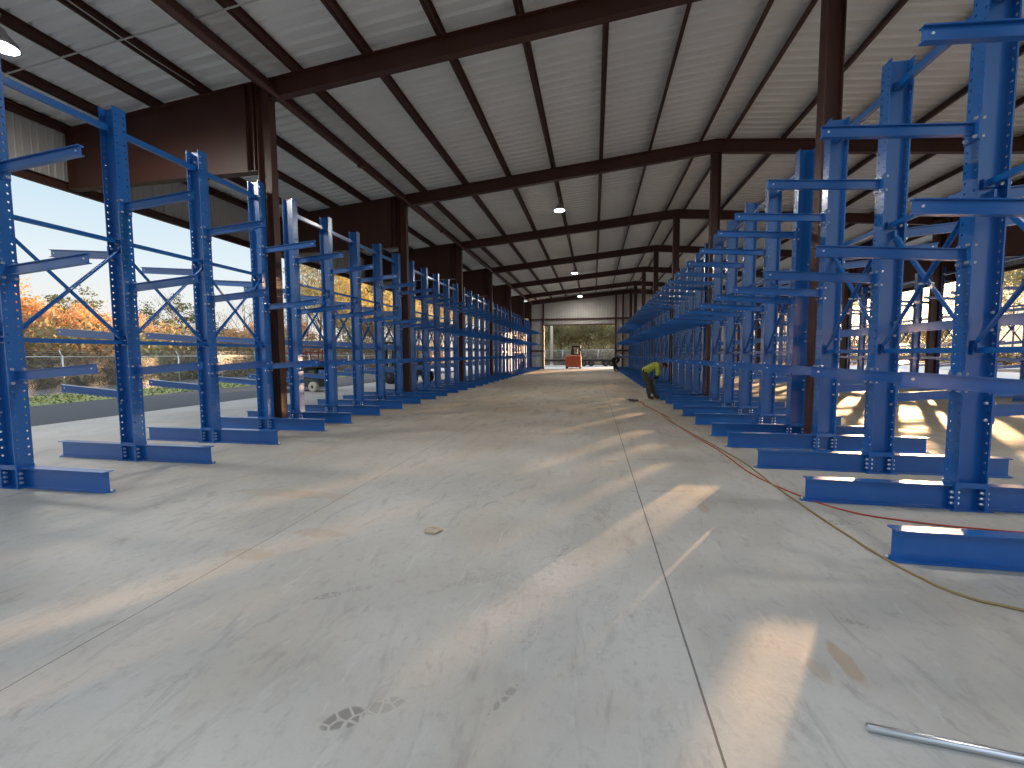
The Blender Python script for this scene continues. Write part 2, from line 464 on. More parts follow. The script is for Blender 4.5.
CL, CR = -7.38, 15.38
DEP = 0.43
for k, y in enumerate(FRAMES):
    nm = ['behind the viewer', 'first frame in view', 'second frame in view', 'third frame in view', 'fourth frame in view', 'fifth frame in view', 'sixth frame in view', 'last frame at the far wall'][k]
    for xc, sd, w in ((CL, 1, 'road side'), (CR, -1, 'sun side')):
        b = MB(); icol(b, xc, y, 0.34, 0.20, 0, rafter_top(xc) - .02)
        struct(b.build('steel_column', 'brown'), f'brown steel column on the {w} row, {nm}', 'column')
        x0 = xc + sd * 0.17; b = MB()
        if sd > 0: ibar(b, x0, RIDGE, rafter_top(x0) - DEP, rafter_top(RIDGE) - DEP, rafter_top(x0), rafter_top(RIDGE), y, 0.18)
        else: ibar(b, RIDGE, x0, rafter_top(RIDGE) - DEP, rafter_top(x0) - DEP, rafter_top(RIDGE), rafter_top(x0), y, 0.18)
        struct(b.build('roof_rafter', 'brown'), f'brown roof rafter rising to the ridge from the {w}, {nm}', 'beam')
        xa, xb = xc - sd * 0.17, (EAVE_L + .12 if sd > 0 else EAVE_R - .12); b = MB()
        if sd > 0: ibar(b, xb, xa, 5.92, 5.92, rafter_top(xb), rafter_top(xa), y, 0.22)
        else: ibar(b, xa, xb, 5.92, 5.92, rafter_top(xa), rafter_top(xb), y, 0.22)
        for xs in (xa - sd * .08, xa - sd * .28, xb + sd * .02):
            b.box(xs - .008, xs + .008, y - .11, y + .11, 5.93, rafter_top(xs) - .01)
        struct(b.build('cantilever_beam', 'brown'), f'deep brown overhang beam on the {w}, {nm}', 'beam')
    xp = RIDGE + (.12 if k == 1 else .03)
    b = MB(); icol(b, xp, y, 0.30, 0.24, 0, rafter_top(xp) - DEP)
    struct(b.build('steel_column', 'brown'), f'slender brown ridge post in the rack row, {nm}', 'column')

PX = [.44, 2.13, 3.8, 5.5, 7.17, 8.85, 10.55, 11.5, 12.95, 14.35, 15.8, 17.2]
for sd, w in ((-1, 'road side'), (1, 'sun side')):
    for k, d in enumerate(PX):
        x = RIDGE + sd * d; z = rafter_top(x); b = MB()
        b.box(x - .008, x + .008, Y0, Y1, z, z + .2)
        b.box(x - .07, x + .008, Y0, Y1, z, z + .010); b.box(x - .008, x + .07, Y0, Y1, z + .19, z + .2)
        struct(b.build('roof_purlin', 'brown'), f'brown roof purlin, {ORD[k]} from the ridge on the {w}', 'beam')
    x = RIDGE + sd * 11.02; z = rafter_top(x) - .42; b = MB()
    b.tube([(x, Y0, z), (x, Y1, z)], 0.055, 8); b.box(x + sd * .2 - .06, x + sd * .2 + .06, Y0, Y1, z + .1, z + .32)
    for y in FRAMES[:-1]: b.box(x - .09, x + .09, y + 3.4, y + 3.55, z - .08, z + .08)
    struct(b.build('strut_beam', 'brown'), f'brown longitudinal strut linking the column tops on the {w}', 'beam')
b = MB()                                                            # bridging strap under the purlins of the first bay
for k in range(3, 11):
    xa, xb = RIDGE - PX[k], RIDGE - PX[k + 1]
    b.bar((xa, 7.1, rafter_top(xa) - .006), (xb, 7.1, rafter_top(xb) - .006), 0.035, 0.008)
    b.bar((xa, 7.1, rafter_top(xa) - .006), (xa - .04, 7.1, rafter_top(xa) + .2), 0.03, 0.02, up=(0, 1, 0))
tag(b.build('bridging_strap', 'strap'), 'thin pale bridging strap running under the roof purlins near the viewer', 'strap', kind='structure')
b = MB()                                                            # conduit clipped along a purlin
cx = RIDGE - PX[8]
pts = [(cx + .06 + .012 * math.sin(y * 1.7), y, rafter_top(cx) + .03 + .02 * math.sin(y * 2.3)) for y in [1 + .4 * i for i in range(20)]]
b.tube(pts, 0.011, 6)
tag(b.build('wire', 'strap'), 'thin pale wire running along a roof purlin near the viewer', 'wire')


def ribbed(name, axis, a0, a1, fixed, zf, label, cat='wall', holes=(), material='siding', parent=None):
    """vertical ribbed sheet; zf(a)->(z0,z1) pieces, axis 'X' or 'Y' is the run direction"""
    b = MB(); p = 0.305; a = a0; prof = []
    while a < a1:
        prof += [(a, 0), (a + .10, 0), (a + .112, .008), (a + .13, .008), (a + .142, 0), (a + .22, 0), (a + .238, .03), (a + .275, .03), (a + .295, 0)]
        a += p
    prof = [q for q in prof if q[0] <= a1] + [(a1, 0)]
    for (q0, d0), (q1, d1) in zip(prof, prof[1:]):
        for z0, z1a, z1b in zf(q0, q1):
            P = lambda q, d, z: (q, fixed + d, z) if axis == 'X' else (fixed + d, q, z)
            for e in (0, .004):
                i = b.add([P(q0, d0 + e, z0), P(q1, d1 + e, z0), P(q1, d1 + e, z1b), P(q0, d0 + e, z1a)])
                b.face((i, i + 1, i + 2, i + 3))
    return b.build(name, material, parent)


HZ0, HZ1 = 6.06, rafter_top(EAVE_L) + .12
for x, nm, w, s in ((EAVE_L, 'wall_left', 'road side', 1), (EAVE_R, 'wall_right', 'sun side', -1)):
    struct(ribbed(nm, 'Y', Y0, Y1, x - s * .04, lambda a, c: [(HZ0, HZ1, HZ1)], ''), f'pale ribbed eave skirt hanging above the open {w}', 'wall')
    b = MB(); b.box(x - .02, x + .02, Y0, Y1, 5.88, 6.1); b.box(x - .02 if s > 0 else x - .1, x + .1 if s > 0 else x + .02, Y0, Y1, 5.88, 5.895)
    b.box(x - .02 if s > 0 else x - .1, x + .1 if s > 0 else x + .02, Y0, Y1, 6.085, 6.1)
    struct(b.build('trim_girt', 'brown'), f'brown girt along the lower edge of the eave skirt, {w}', 'beam')
    b = MB(); b.box(x - .01, x + .02, Y0, Y1, HZ1 - .18, HZ1 + .02); b.box(x + s * .02, x + s * .1, Y0, Y1, HZ1 - .02, HZ1) if s > 0 else b.box(x - .1, x - .02, Y0, Y1, HZ1 - .02, HZ1)
    struct(b.build('trim_eave', 'brown'), f'brown eave strut along the top of the eave skirt, {w}', 'beam')

# far end wall
DX0, DX1, DZ = -5.72, 2.32, 5.03


def endz(a, c):
    t0, t1 = rafter_top(a) + .19, rafter_top(c) + .19
    m = (a + c) / 2
    return [(DZ, t0, t1)] if DX0 < m < DX1 else [(0, t0, t1)]


struct(ribbed('wall_back', 'X', CL, CR, Y1 + .02, endz, ''), 'pale ribbed far end wall with a tall door opening', 'wall')
b = MB()
for z in (2.1, 5.75):
    for xa, xb in (((CL, DX0), (DX1, CR)) if z < DZ else ((CL, CR),)): b.box(xa, xb, Y1 - .12, Y1, z - .1, z + .1)
struct(b.build('trim_wall_girt', 'brown'), 'brown horizontal girts across the far end wall', 'beam')
for x in (DX0 - .1, DX1 + .1, 3.2, 7.6, 11.4):
    z0 = 0 if x < DX0 or x > DX1 else DZ + .2
    b = MB(); b.box(x - .1, x + .1, Y1 - .2, Y1 - .01, z0, rafter_top(x) - .1)
    struct(b.build('wall_post', 'brown'), f'brown wind post on the far end wall, {["beside the door by the road", "beside the door by the workers", "just below the ridge", "behind the ridge rack", "behind the far rack"][[DX0 - .1, DX1 + .1, 3.2, 7.6, 11.4].index(x)]}', 'column')
b = MB(); b.box(DX0, DX1, Y1 - .2, Y1 + .03, DZ, DZ + .12)
struct(b.build('door_1', 'brown'), 'brown header beam over the far door opening', 'door')

# ------------------------------------------------------------------ cantilever racks
def flange(b, x0, x1, yw, z0, z1, zs, ys, r=0.014):
    """vertical flange plate with punched octagonal holes; faces at x0 and x1"""
    hp = 0.024
    yb = sorted([-yw] + [y + e for y in ys for e in (-hp, hp)] + [yw])
    zb = [z0]
    for z in zs: zb += [z - hp, z + hp]
    zb.append(z1)
    ny, nz = len(yb), len(zb)
    base = [b.add([(x, y, z) for z in zb for y in yb]) for x in (x0, x1)]
    def g(s, i, j): return base[s] + j * ny + i
    for j in range(nz - 1):
        for i in range(ny - 1):
            hole = (i % 2 == 1) and (j % 2 == 1) and j < nz - 1 and i < ny - 1
            if not hole:
                b.face((g(0, i, j), g(0, i, j + 1), g(0, i + 1, j + 1), g(0, i + 1, j)))
                b.face((g(1, i, j), g(1, i + 1, j), g(1, i + 1, j + 1), g(1, i, j + 1)))
            else:
                cy, cz = (yb[i] + yb[i + 1]) / 2, (zb[j] + zb[j + 1]) / 2
                rg = [b.add([(x, cy + r * math.cos(PI / 8 + k * PI / 4), cz + r * math.sin(PI / 8 + k * PI / 4)) for k in range(8)]) for x in (x0, x1)]
                cor = [(i + 1, j + 1), (i, j + 1), (i, j), (i + 1, j)]
                for s in (0, 1):
                    for q in range(4):
                        c0 = g(s, *cor[q]); c1 = g(s, *cor[(q + 1) % 4]); k0 = rg[s] + 2 * q
                        k1, k2 = rg[s] + 2 * q + 1, rg[s] + (2 * q + 2) % 8
                        f1, f2 = (c0, c1, k2, k1), (c0, k1, k0)
                        b.face(f1 if s else f1[::-1]); b.face(f2 if s else f2[::-1])
                for k in range(8): b.face((rg[0] + k, rg[0] + (k + 1) % 8, rg[1] + (k + 1) % 8, rg[1] + k))
    for i in range(ny - 1):
        b.face((g(0, i, 0), g(0, i + 1, 0), g(1, i + 1, 0), g(1, i, 0))); b.face((g(0, i, nz - 1), g(1, i, nz - 1), g(1, i + 1, nz - 1), g(0, i + 1, nz - 1)))
    for j in range(nz - 1):
        b.face((g(0, 0, j), g(1, 0, j), g(1, 0, j + 1), g(0, 0, j + 1))); b.face((g(0, ny - 1, j), g(0, ny - 1, j + 1), g(1, ny - 1, j + 1), g(1, ny - 1, j)))


def bolt(b, x, y, z, s, l=0.02, r=0.017, mi=1):
    b.lathe([(r * 1.15, 0), (r * 1.15, s * l * .3), (r, s * l * .3), (r * .9, s * l)], 6, mi, 'X', (x, y, z), False)


UH, UD, UW = 5.58, 0.275, 0.095
ARMS_F = (1.58, 2.92, 4.19)     # tip tops, aisle side
ARMS_B = (1.25, 2.2, 3.5)
ASL = 0.075


def upright_mesh():
    b = MB(); hd = UD / 2; tf = 0.014
    zs = [0.42 + 0.105 * k for k in range(49)]
    for s in (-1, 1):
        x0, x1 = sorted((s * hd, s * (hd - tf)))
        flange(b, x0, x1, UW, 0.012, UH, zs, (-.058, .058), .015)
        for y in (-.058, .062):
            for z in (.07, .13, .19):
                bolt(b, s * hd - s * tf, y, z, -s, .03); 
    b.box(-hd + tf, hd - tf, -.005, .005, .012, UH)
    for y0, y1 in ((-.085, -.005), (.005, .085)): b.box(-hd + tf, hd - tf, y0, y1, .265, .28)
    for y0, y1 in ((-.093, -.085), (.085, .093)): b.box(-hd + tf, hd - tf, y0, y1, .245, .305)
    b.box(-.19, .19, -.115, .115, 0, .012)
    return b.build('upright', ['blue', 'bolt'])


def isec(b, x0, x1, w, zt0, zt1, h, tf=.010, tw=.007):
    for zo in (0, -(h - tf)):
        b.hexa([(x0, -w / 2, zt0 + zo - tf), (x1, -w / 2, zt1 + zo - tf), (x1, w / 2, zt1 + zo - tf), (x0, w / 2, zt0 + zo - tf),
                (x0, -w / 2, zt0 + zo), (x1, -w / 2, zt1 + zo), (x1, w / 2, zt1 + zo), (x0, w / 2, zt0 + zo)])
    b.hexa([(x0, -tw / 2, zt0 - h + tf), (x1, -tw / 2, zt1 - h + tf), (x1, tw / 2, zt1 - h + tf), (x0, tw / 2, zt0 - h + tf),
            (x0, -tw / 2, zt0 - tf), (x1, -tw / 2, zt1 - tf), (x1, tw / 2, zt1 - tf), (x0, tw / 2, zt0 - tf)])


def arm_mesh(ARML):
    b = MB(); zr = -ASL * ARML
    isec(b, .012, ARML, .065, zr - .012, -.012, .12)
    b.box(0, .014, -.093, .093, zr - .2, zr + .05)
    for y in (-.06, .06):
        for z in (zr - .165, zr + .015): bolt(b, .014, y, z, 1, .024); bolt(b, -.030, y, z, -1, .024)
    b.lathe([(.011, -.012), (.011, .012)], 8, 1, 'Y', (ARML - .07, 0, -.072))
    return b.build('arm', ['blue', 'bolt'])


def base_mesh(ARML):
    b = MB()
    isec(b, .012, ARML, .13, .268, .268, .264, .012, .009)
    b.box(0, .014, -.093, .093, .004, .30)
    for y in (-.058, .058):
        for z in (.07, .13, .19): bolt(b, .014, y, z, 1, .024)
    b.box(ARML - .02, ARML + .05, -.03, .03, 0, .008)
    b.lathe([(.012, 0), (.012, .03)], 6, 1, 'Z', (ARML + .03, 0, .008))
    return b.build('base_beam', ['blue', 'bolt'])


def strut_mesh(w, h):
    b = MB(); b.box(-w / 2, w / 2, .03, S - .03, -h / 2, h / 2)
    for y0, y1 in ((.007, .05), (S - .05, S - .007)): b.box(-.05, .05, y0, y1, -.045, .045)
    for y in (.006, S - .006): b.lathe([(.022, -.01), (.022, .03 if y < 1 else .01)], 6, 1, 'Y', (0, y, 0))
    return b.build('horizontal_strut', ['blue', 'bolt'])


def diag_mesh(sg, za, zb):
    b = MB(); x = .028 * sg; z0, z1 = (za + .05, zb - .13) if sg > 0 else (zb - .13, za + .05)
    b.bar((x, .035, z0), (x, S - .035, z1), .008, .05, up=(0, 0, 1)); b.bar((x + sg * .02, .06, z0), (x + sg * .02, S - .06, z1), .04, .008)
    for y, z in ((.03, z0), (S - .03, z1)): b.box(x - .012, x + .012, y - .022, y + .06 if y < 1 else y + .022, z - .05, z + .05)
    b.lathe([(.015, -.05), (.015, .05)], 6, 1, 'X', (x, S / 2, (za + zb) / 2 - .04))
    return b.build('diagonal_brace', ['blue', 'bolt'])


def rack_proto(nu, lift):
    za, zb = (1.93, 3.53) if lift > 0 else (1.72, 3.43)
    root = empty('cantilever_rack', (0, 0, 0))
    u = upright_mesh(); u.parent = root
    hd = UD / 2
    am = arm_mesh(1.29 if lift > 0 else 1.41); first = True
    b0 = base_mesh(1.36 if lift > 0 else 1.42); b0.parent = u; b0.location = (hd, 0, 0)
    c = b0.copy(); COL.objects.link(c); c.parent = u; c.location = (-hd, 0, 0); c.rotation_euler = (0, 0, PI)
    for zz, sd in [(z, 1) for z in ARMS_F] + [(z, -1) for z in ARMS_B]:
        a = am if first else am.copy()
        if not first: COL.objects.link(a)
        first = False
        a.parent = u; a.location = (sd * hd, 0, zz + (lift if sd > 0 else 0)); a.rotation_euler = (0, 0, 0 if sd > 0 else PI)
    for i in range(1, nu):
        cu = copy_tree(u, root); cu.location = (0, i * S, 0)
    st = strut_mesh(.05, .06); tp = strut_mesh(.06, .09); d1, d2 = diag_mesh(1, za, zb), diag_mesh(-1, za, zb)
    for i in range(nu - 1):
        for src, z in ((st, za), (st, zb), (tp, 5.25), (d1, 0), (d2, 0)):
            o = src.copy(); COL.objects.link(o); o.parent = root; o.location = (0, i * S, z)
    for o in (st, tp, d1, d2): bpy.data.objects.remove(o)
    return root


PROTO = {}


def rack(nu, lift):
    key = (nu, lift)
    if key not in PROTO:
        if nu == 5:
            PROTO[key] = rack_proto(nu, lift)
        else:                                                       # the short run is a copy of the long one less its last upright
            PROTO[key] = copy_tree(PROTO[(5, lift)])
            for ch in list(PROTO[key].children):
                lim = (nu - .5) * S if ch.name.startswith('upright') else (nu - 1.5) * S
                if ch.location.y > lim:
                    for g in list(ch.children): bpy.data.objects.remove(g)
                    bpy.data.objects.remove(ch)
        return PROTO[key]
    return copy_tree(PROTO[key])


SPAN = ['before the first brown column', 'after the first brown column', 'after the second brown column', 'after the third brown column', 'after the fourth brown column', 'after the fifth brown column', 'last before the far wall']
for xr, rz, s0, s1, w, grp, lift in ((XL, 0, 9.744, 16.93, 'road side of the aisle', 'racks on the road side of the aisle', .05), (XR, PI, 9.434, 16.45, 'worker side of the aisle', 'racks on the ridge line', -.02), (XF, PI, 10.55, 17.66, 'outer row nearest the sun', 'racks on the outer row nearest the sun', -.02)):
    for k in range(7):
        if xr == XF and k == 0: continue
        nu = 5 if k < 6 else (3 if xr == XF else 4)
        y0 = (s0 - 1.086 - 4 * S, s0)[k] if k < 2 else s1 + BAY * (k - 2)
        o = rack(nu, lift)
        o.location = (xr, y0 + (nu - 1) * S if rz else y0, 0); o.rotation_euler = (0, 0, rz)
        tag(o, f'blue steel cantilever rack run, {w}, {SPAN[k]}', 'storage rack', grp)

# ------------------------------------------------------------------ high bay lights
def light_proto():
    r = empty('high_bay_light', (0, 0, 0))
    b = MB(); b.lathe([(.06, .3), (.09, .22), (.2, .1), (.235, .0), (.215, .0)], 24); b.build('housing', 'housing', r)
    b = MB(); b.lathe([(.21, .008), (.21, .0), (.12, -.012), (.01, -.016)][::-1], 24); b.build('lens', 'lamp', r)
    b = MB(); b.tube([(0, 0, .3), (0, 0, .53)], .008, 6); b.lathe([(.03, .51), (.03, .55)], 8); b.build('hanger', 'housing', r)
    return r


lp = light_proto(); usedl = False
ROWN = {-9.9: 'under the road side overhang', -1.5: 'over the aisle', 9.2: 'beyond the ridge', 17.8: 'under the sun side overhang'}
for x in (-9.9, -1.5, 9.2, 17.8):
    for k, y in enumerate((5.9, 19.0, 33.6, 47.0)):
        if (x == 9.2 and k == 1) or (x == -9.9 and k) or (x == 17.8 and k in (1, 2, 3)): continue
        o = lp if not usedl else copy_tree(lp); usedl = True
        o.location = (x, y, 6.95 if x < -9 else rafter_top(x) - .55)
        tag(o, f'glowing round high bay light {ROWN[x]}, ' + (('directly above the near floor', 'nearest in view', 'middle one in view', 'farthest, before the end wall') if x == -1.5 else ('close to the viewer', '', 'halfway down the shed', 'before the end wall'))[k], 'ceiling light', 'high bay lights under the roof')

# ------------------------------------------------------------------ things on the floor
b = MB(); pa, pb = Vector((1.222, 2.088, .018)), Vector((3.0, 1.905, .018))
d = (pb - pa).normalized(); s = d.cross(Vector((0, 0, 1))).normalized(); u = s.cross(d); n = 16; rg = []
for q, r in ((pa, .018), (pb, .018), (pb, .015), (pa, .015)):
    rg.append(b.add([q + (s * math.cos(2 * PI * k / n) + u * math.sin(2 * PI * k / n)) * r for k in range(n)]))
for i in range(4):
    a, c = rg[i], rg[(i + 1) % 4]
    for k in range(n): b.face((a + k, c + k, c + (k + 1) % n, a + (k + 1) % n), 0, i in (0, 2))
tag(b.build('conduit_pipe', 'conduit'), 'shiny steel conduit pipe lying on the floor in the near corner', 'pipe')


def cord(name, pts, r, material, label):
    # Catmull-Rom
    P = [Vector((x, y, r)) for x, y in pts]; out = []
    for i in range(len(P) - 1):
        p0, p1, p2, p3 = P[max(i - 1, 0)], P[i], P[i + 1], P[min(i + 2, len(P) - 1)]
        nn = max(3, int((p2 - p1).length / .12))
        for k in range(nn):
            t = k / nn
            q = .5 * ((2 * p1) + (p2 - p0) * t + (2 * p0 - 5 * p1 + 4 * p2 - p3) * t * t + (3 * p1 - p0 - 3 * p2 + p3) * t ** 3)
            q.x += R.uniform(-.006, .006); q.y += R.uniform(-.006, .006); q.z = r
            out.append(q)
    out.append(P[-1]); b = MB(); b.tube(out, r, 6)
    return tag(b.build(name, material), label, 'cord')


cord('extension_cord', [(1.45, 16.3), (1.55, 15.62), (1.74, 14.2), (1.87, 12.77), (1.9, 11.2), (2.05, 9.74), (2.2, 8.3), (2.3, 6.97), (2.28, 5.82), (2.31, 4.77), (2.36, 3.95), (2.5, 3.44), (2.8, 3.27), (3.4, 3.0)], .010, 'cordyel', 'yellow brown extension cord snaking past the rack bases to the near corner')
cord('extension_cord', [(1.5, 16.4), (1.72, 15.3), (1.62, 14.72), (1.95, 12.2), (1.93, 11.3), (2.02, 9.5), (2.16, 8.0), (2.18, 6.67), (2.3, 5.9), (2.52, 5.3), (2.78, 5.0), (3.17, 4.86), (3.6, 4.78), (4.0, 4.74), (4.4, 4.7)], .009, 'cordred', 'red extension cord crossing behind the nearest rack base on the worker side')
b = MB()                                                            # crumpled scrap
rg = []
for k in range(5):
    th = k / 4 * PI / 2
    rg.append(b.add([(.075 * math.cos(th) * math.cos(a) * R.uniform(.75, 1.15), .05 * math.cos(th) * math.sin(a) * R.uniform(.75, 1.15), .004 + .032 * math.sin(th) * R.uniform(.6, 1.1)) for a in [2 * PI * i / 12 for i in range(12)]]))
for a, c in zip(rg, rg[1:]):
    for k in range(12): b.face((a + k, a + (k + 1) % 12, c + (k + 1) % 12, c + k))
b.face([rg[0] + k for k in range(11, -1, -1)]); b.face([rg[-1] + k for k in range(12)])
o = b.build('paper_scrap', 'paper', None, (-1.51, 3.81, 0), .4); o.scale = (1.25, 1.2, 1.5); tag(o, 'small crumpled brown scrap lying on the open floor', 'litter')

# cordless hammer drill lying by the cord end
r = empty('hammer_drill', (1.35, 15.9, 0), 2.2)
b = MB(); b.cbox(-.16, .12, -.04, .04, .0, .09, .02); b.cbox(-.15, -.05, -.11, -.03, .0, .07, .02); b.build('body', 'darkgrey', r)
b = MB(); b.lathe([(.03, .12), (.03, .17), (.012, .18), (.010, .34), (.004, .36)], 10, 0, 'X', (0, 0, .05)); b.build('drill_bit', 'darkgrey', r)
b = MB(); b.cbox(-.17, -.06, -.17, -.11, .0, .075, .015); b.build('battery', 'black', r)
tag(r, 'dark power drill lying on the floor by the stooping worker in lime', 'drill')

# ------------------------------------------------------------------ people
def skinned(name, joints, edges, material, parent, sub=2, root=0):
    me = bpy.data.meshes.new(name); me.from_pydata([j[0] for j in joints], edges, [])
    o = bpy.data.objects.new(name, me); COL.objects.link(o)
    md = o.modifiers.new('skin', 'SKIN'); md.use_smooth_shade = True
    for i, j in enumerate(joints):
        rr = j[1]; sv = me.skin_vertices[0].data[i]
        sv.radius = (rr, rr) if not isinstance(rr, tuple) else rr
        sv.use_root = (i == root)
    o.modifiers.new('sub', 'SUBSURF').levels = sub; o.modifiers['sub'].render_levels = sub
    dg = bpy.context.evaluated_depsgraph_get(); dg.update()
    nm = bpy.data.meshes.new_from_object(o.evaluated_get(dg)); nm.materials.clear(); nm.materials.append(M[material])
    for p in nm.polygons: p.use_smooth = True
    o.modifiers.clear(); o.data = nm; bpy.data.meshes.remove(me)
    o.parent = parent
    return o


def hand(pos, d, sd):
    """skinned hand joints: palm, four fingers, thumb"""
    d = Vector(d).normalized(); w = Vector((0, 1, 0)) if abs(d.y) < .8 else Vector((1, 0, 0)); nrm = d.cross(w).normalized(); w = nrm.cross(d)
    J, Ed = [(Vector(pos), .024), (Vector(pos) + d * .07, .03)], [(0, 1)]
    for i, (o, l) in enumerate(((-.03, .068), (-.01, .08), (.01, .075), (.03, .058))):
        a = Vector(pos) + d * .085 + w * o; k = len(J)
        J += [(a, .010), (a + d * l * .5 + nrm * .006, .009), (a + d * l * .85 + nrm * .03, .008)]
        Ed += [(1, k), (k, k + 1), (k + 1, k + 2)]
    a = Vector(pos) + d * .03 + w * -.035 * sd; k = len(J)
    J += [(a, .012), (a + d * .035 + w * -.02 * sd + nrm * .012, .010), (a + d * .06 + w * -.022 * sd + nrm * .028, .009)]
    Ed += [(0, k), (k, k + 1), (k + 1, k + 2)]
    return [(tuple(p), q) for p, q in J], Ed


def ellipsoid(b, c, r, n=14, m=9, mi=0, rot=None):
    rings = []
    for j in range(m + 1):
        th = PI * j / m
        ps = []
        for i in range(n):
            q = Vector((r[0] * math.sin(th) * math.cos(2 * PI * i / n), r[1] * math.sin(th) * math.sin(2 * PI * i / n), r[2] * math.cos(th)))
            if rot: q = rot @ q
            ps.append(Vector(c) + q)
        rings.append(b.add(ps))
    for a, c2 in zip(rings, rings[1:]):
        for i in range(n): b.face((a + i, c2 + i, c2 + (i + 1) % n, a + (i + 1) % n), mi, True)


def worker(loc, rz, scale, label, shirt, pants, caps, bend=1.0):
    """stooping figure facing +X, hands near the knees"""
    r = empty('person', loc, rz)
    pel = (-.16, 0, .93)
    hipL, hipR = (-.14, .09, .90), (-.14, -.09, .90)
    knL, knR = (.12, .12, .49), (.0, -.11, .50)
    anL, anR = (.23, .13, .09), (.04, -.12, .09)
    toL, toR = (.38, .14, .035), (.19, -.13, .035)
    w1, ch, nk = (.02, 0, 1.05), (.22, 0, 1.15), (.38, 0, 1.18)
    hd_ = (.50, 0, 1.145)
    shL, shR = (.30, .17, 1.14), (.30, -.17, 1.14)
    elL, elR = (.36, .25, .88), (.30, -.25, .87)
    wrL, wrR = (.22, .12, .70), (.20, -.13, .68)
    J = [(pel, (.10, .075)), (w1, (.12, .085)), (ch, (.13, .095)), (nk, .06), ((.44, 0, 1.165), .055),
         (hipL, .075), (knL, .055), (anL, .04), ((toL[0] - .05, toL[1], .045), .028), (hipR, .075), (knR, .055), (anR, .04), ((toR[0] - .05, toR[1], .045), .028),
         (shL, .06), (elL, .042), (wrL, .028), (shR, .06), (elR, .042), (wrR, .028)]
    Ed = [(0, 1), (1, 2), (2, 3), (3, 4), (0, 5), (5, 6), (6, 7), (7, 8), (0, 9), (9, 10), (10, 11), (11, 12), (2, 13), (13, 14), (14, 15), (2, 16), (16, 17), (17, 18)]
    # head as further skin chain so the body stays one surface
    k = len(J); J += [((.50, 0, 1.15), .085), ((.545, 0, 1.12), .08), ((.575, 0, 1.075), .05)]; Ed += [(4, k), (k, k + 1), (k + 1, k + 2)]
    for wr, el, sd in ((15, 14, 1), (18, 17, -1)):
        p, e = Vector(J[wr][0]), Vector(J[el][0]); hj, he = hand(p + (p - e).normalized() * .02, (p - e) + Vector((.05, 0, -.1)), sd); k = len(J)
        J += hj; Ed += [(wr, k)] + [(a + k, c + k) for a, c in he]
    body = skinned('body', J, Ed, 'skin', r)
    # face
    b = MB()
    for s in (-1, 1):
        ellipsoid(b, (.595, s * .032, 1.115), (.010, .012, .010), 8, 6); ellipsoid(b, (.505, s * .088, 1.115), (.02, .012, .03), 8, 6, 1)
    ellipsoid(b, (.628, 0, 1.095), (.016, .014, .02), 8, 6, 1); ellipsoid(b, (.60, 0, 1.045), (.008, .026, .007), 8, 6, 2)
    b.build('face', ['black', 'skin', 'red'], r)
    s1 = .022
    skinned('shirt', [((-.19, 0, .90), (.10, .09)), ((-.12, 0, .97), (.165, .145)), (w1, (.175, .14)), (ch, (.18, .14)), ((.31, 0, 1.165), (.12, .10)), ((.36, 0, 1.178), (.06, .06))], [(0, 1), (1, 2), (2, 3), (3, 4), (4, 5)], shirt, r, root=2)
    for sh, el, wr in ((shL, elL, wrL), (shR, elR, wrR)):
        skinned('sleeve', [((ch[0] + .03, sh[1] * .55, 1.15), .10), ((sh[0], sh[1] * 1.08, sh[2] - .02), .09), (tuple(Vector(sh).lerp(Vector(el), .55)), .078), (el, .068), (tuple(Vector(el).lerp(Vector(wr), .3)), .058)], [(0, 1), (1, 2), (2, 3), (3, 4)], shirt, r)
    skinned('trousers', [(pel, (.165, .145)), ((-.10, 0, .96), (.14, .11)), (hipL, .118), ((-.03, .11, .70), .112), (knL, .098), ((.18, .125, .28), .09), ((.23, .13, .12), .085),
                         (hipR, .118), ((-.08, -.11, .70), .112), (knR, .098), ((.02, -.115, .28), .09), ((.04, -.12, .12), .085)],
            [(0, 1), (0, 2), (2, 3), (3, 4), (4, 5), (5, 6), (0, 7), (7, 8), (8, 9), (9, 10), (10, 11)], pants, r)
    for el, wr, sy in ((elL, wrL, 1), (elR, wrR, -1)):
        skinned('sleeve_cuff', [(tuple(Vector(el).lerp(Vector(wr), .15)), .062), (tuple(Vector(el).lerp(Vector(wr), .6)), .058), (tuple(Vector(el).lerp(Vector(wr), .98)), .048)], [(0, 1), (1, 2)], 'navy', r)
    for a, t in ((anL, toL), (anR, toR)):
        skinned('boot', [((a[0] - .01, a[1], .22), .06), ((a[0] - .015, a[1], .075), .066), ((a[0] + .08, a[1], .058), .056), ((t[0] + .01, t[1], .048), .046)], [(0, 1), (1, 2), (2, 3)], 'boot', r)
    b = MB(); rt = Matrix.Rotation(.75, 3, 'Y')
    ellipsoid(b, (.515, 0, 1.165), (.105, .095, .085), 16, 10, 0, rt)
    b.hexa([(.585, -.07, 1.17), (.68, -.055, 1.125), (.68, .055, 1.125), (.585, .07, 1.17), (.585, -.07, 1.19), (.682, -.055, 1.137), (.682, .055, 1.137), (.585, .07, 1.19)])
    b.build('cap', 'navy', r)
    if shirt == 'hivis':
        b = MB()
        for s in (-1, 1):
            b.bar((-.1, s * .135, 1.02), (-.05, s * .12, .86), .05, .02, up=(0, 1, 0))
        b.tube([(-.17 + .05 * math.cos(a), .15 * math.sin(a), .97 + .12 * math.cos(a)) for a in [i * 2 * PI / 16 for i in range(17)]], .018, 6)
        b.build('tool_belt', 'black', r)
    r.scale = (scale,) * 3
    return tag(r, label, 'person')


worker((2.02, 16.75, 0), -.15, 1.1, 'person in lime shirt, olive trousers and dark cap stooping beside the rack bases', 'hivis', 'trouser', 'black')
worker((2.0, 43.6, 0), -.2, 1.2, 'person dressed in black stooping near the far door opening', 'navy', 'navy', 'black')

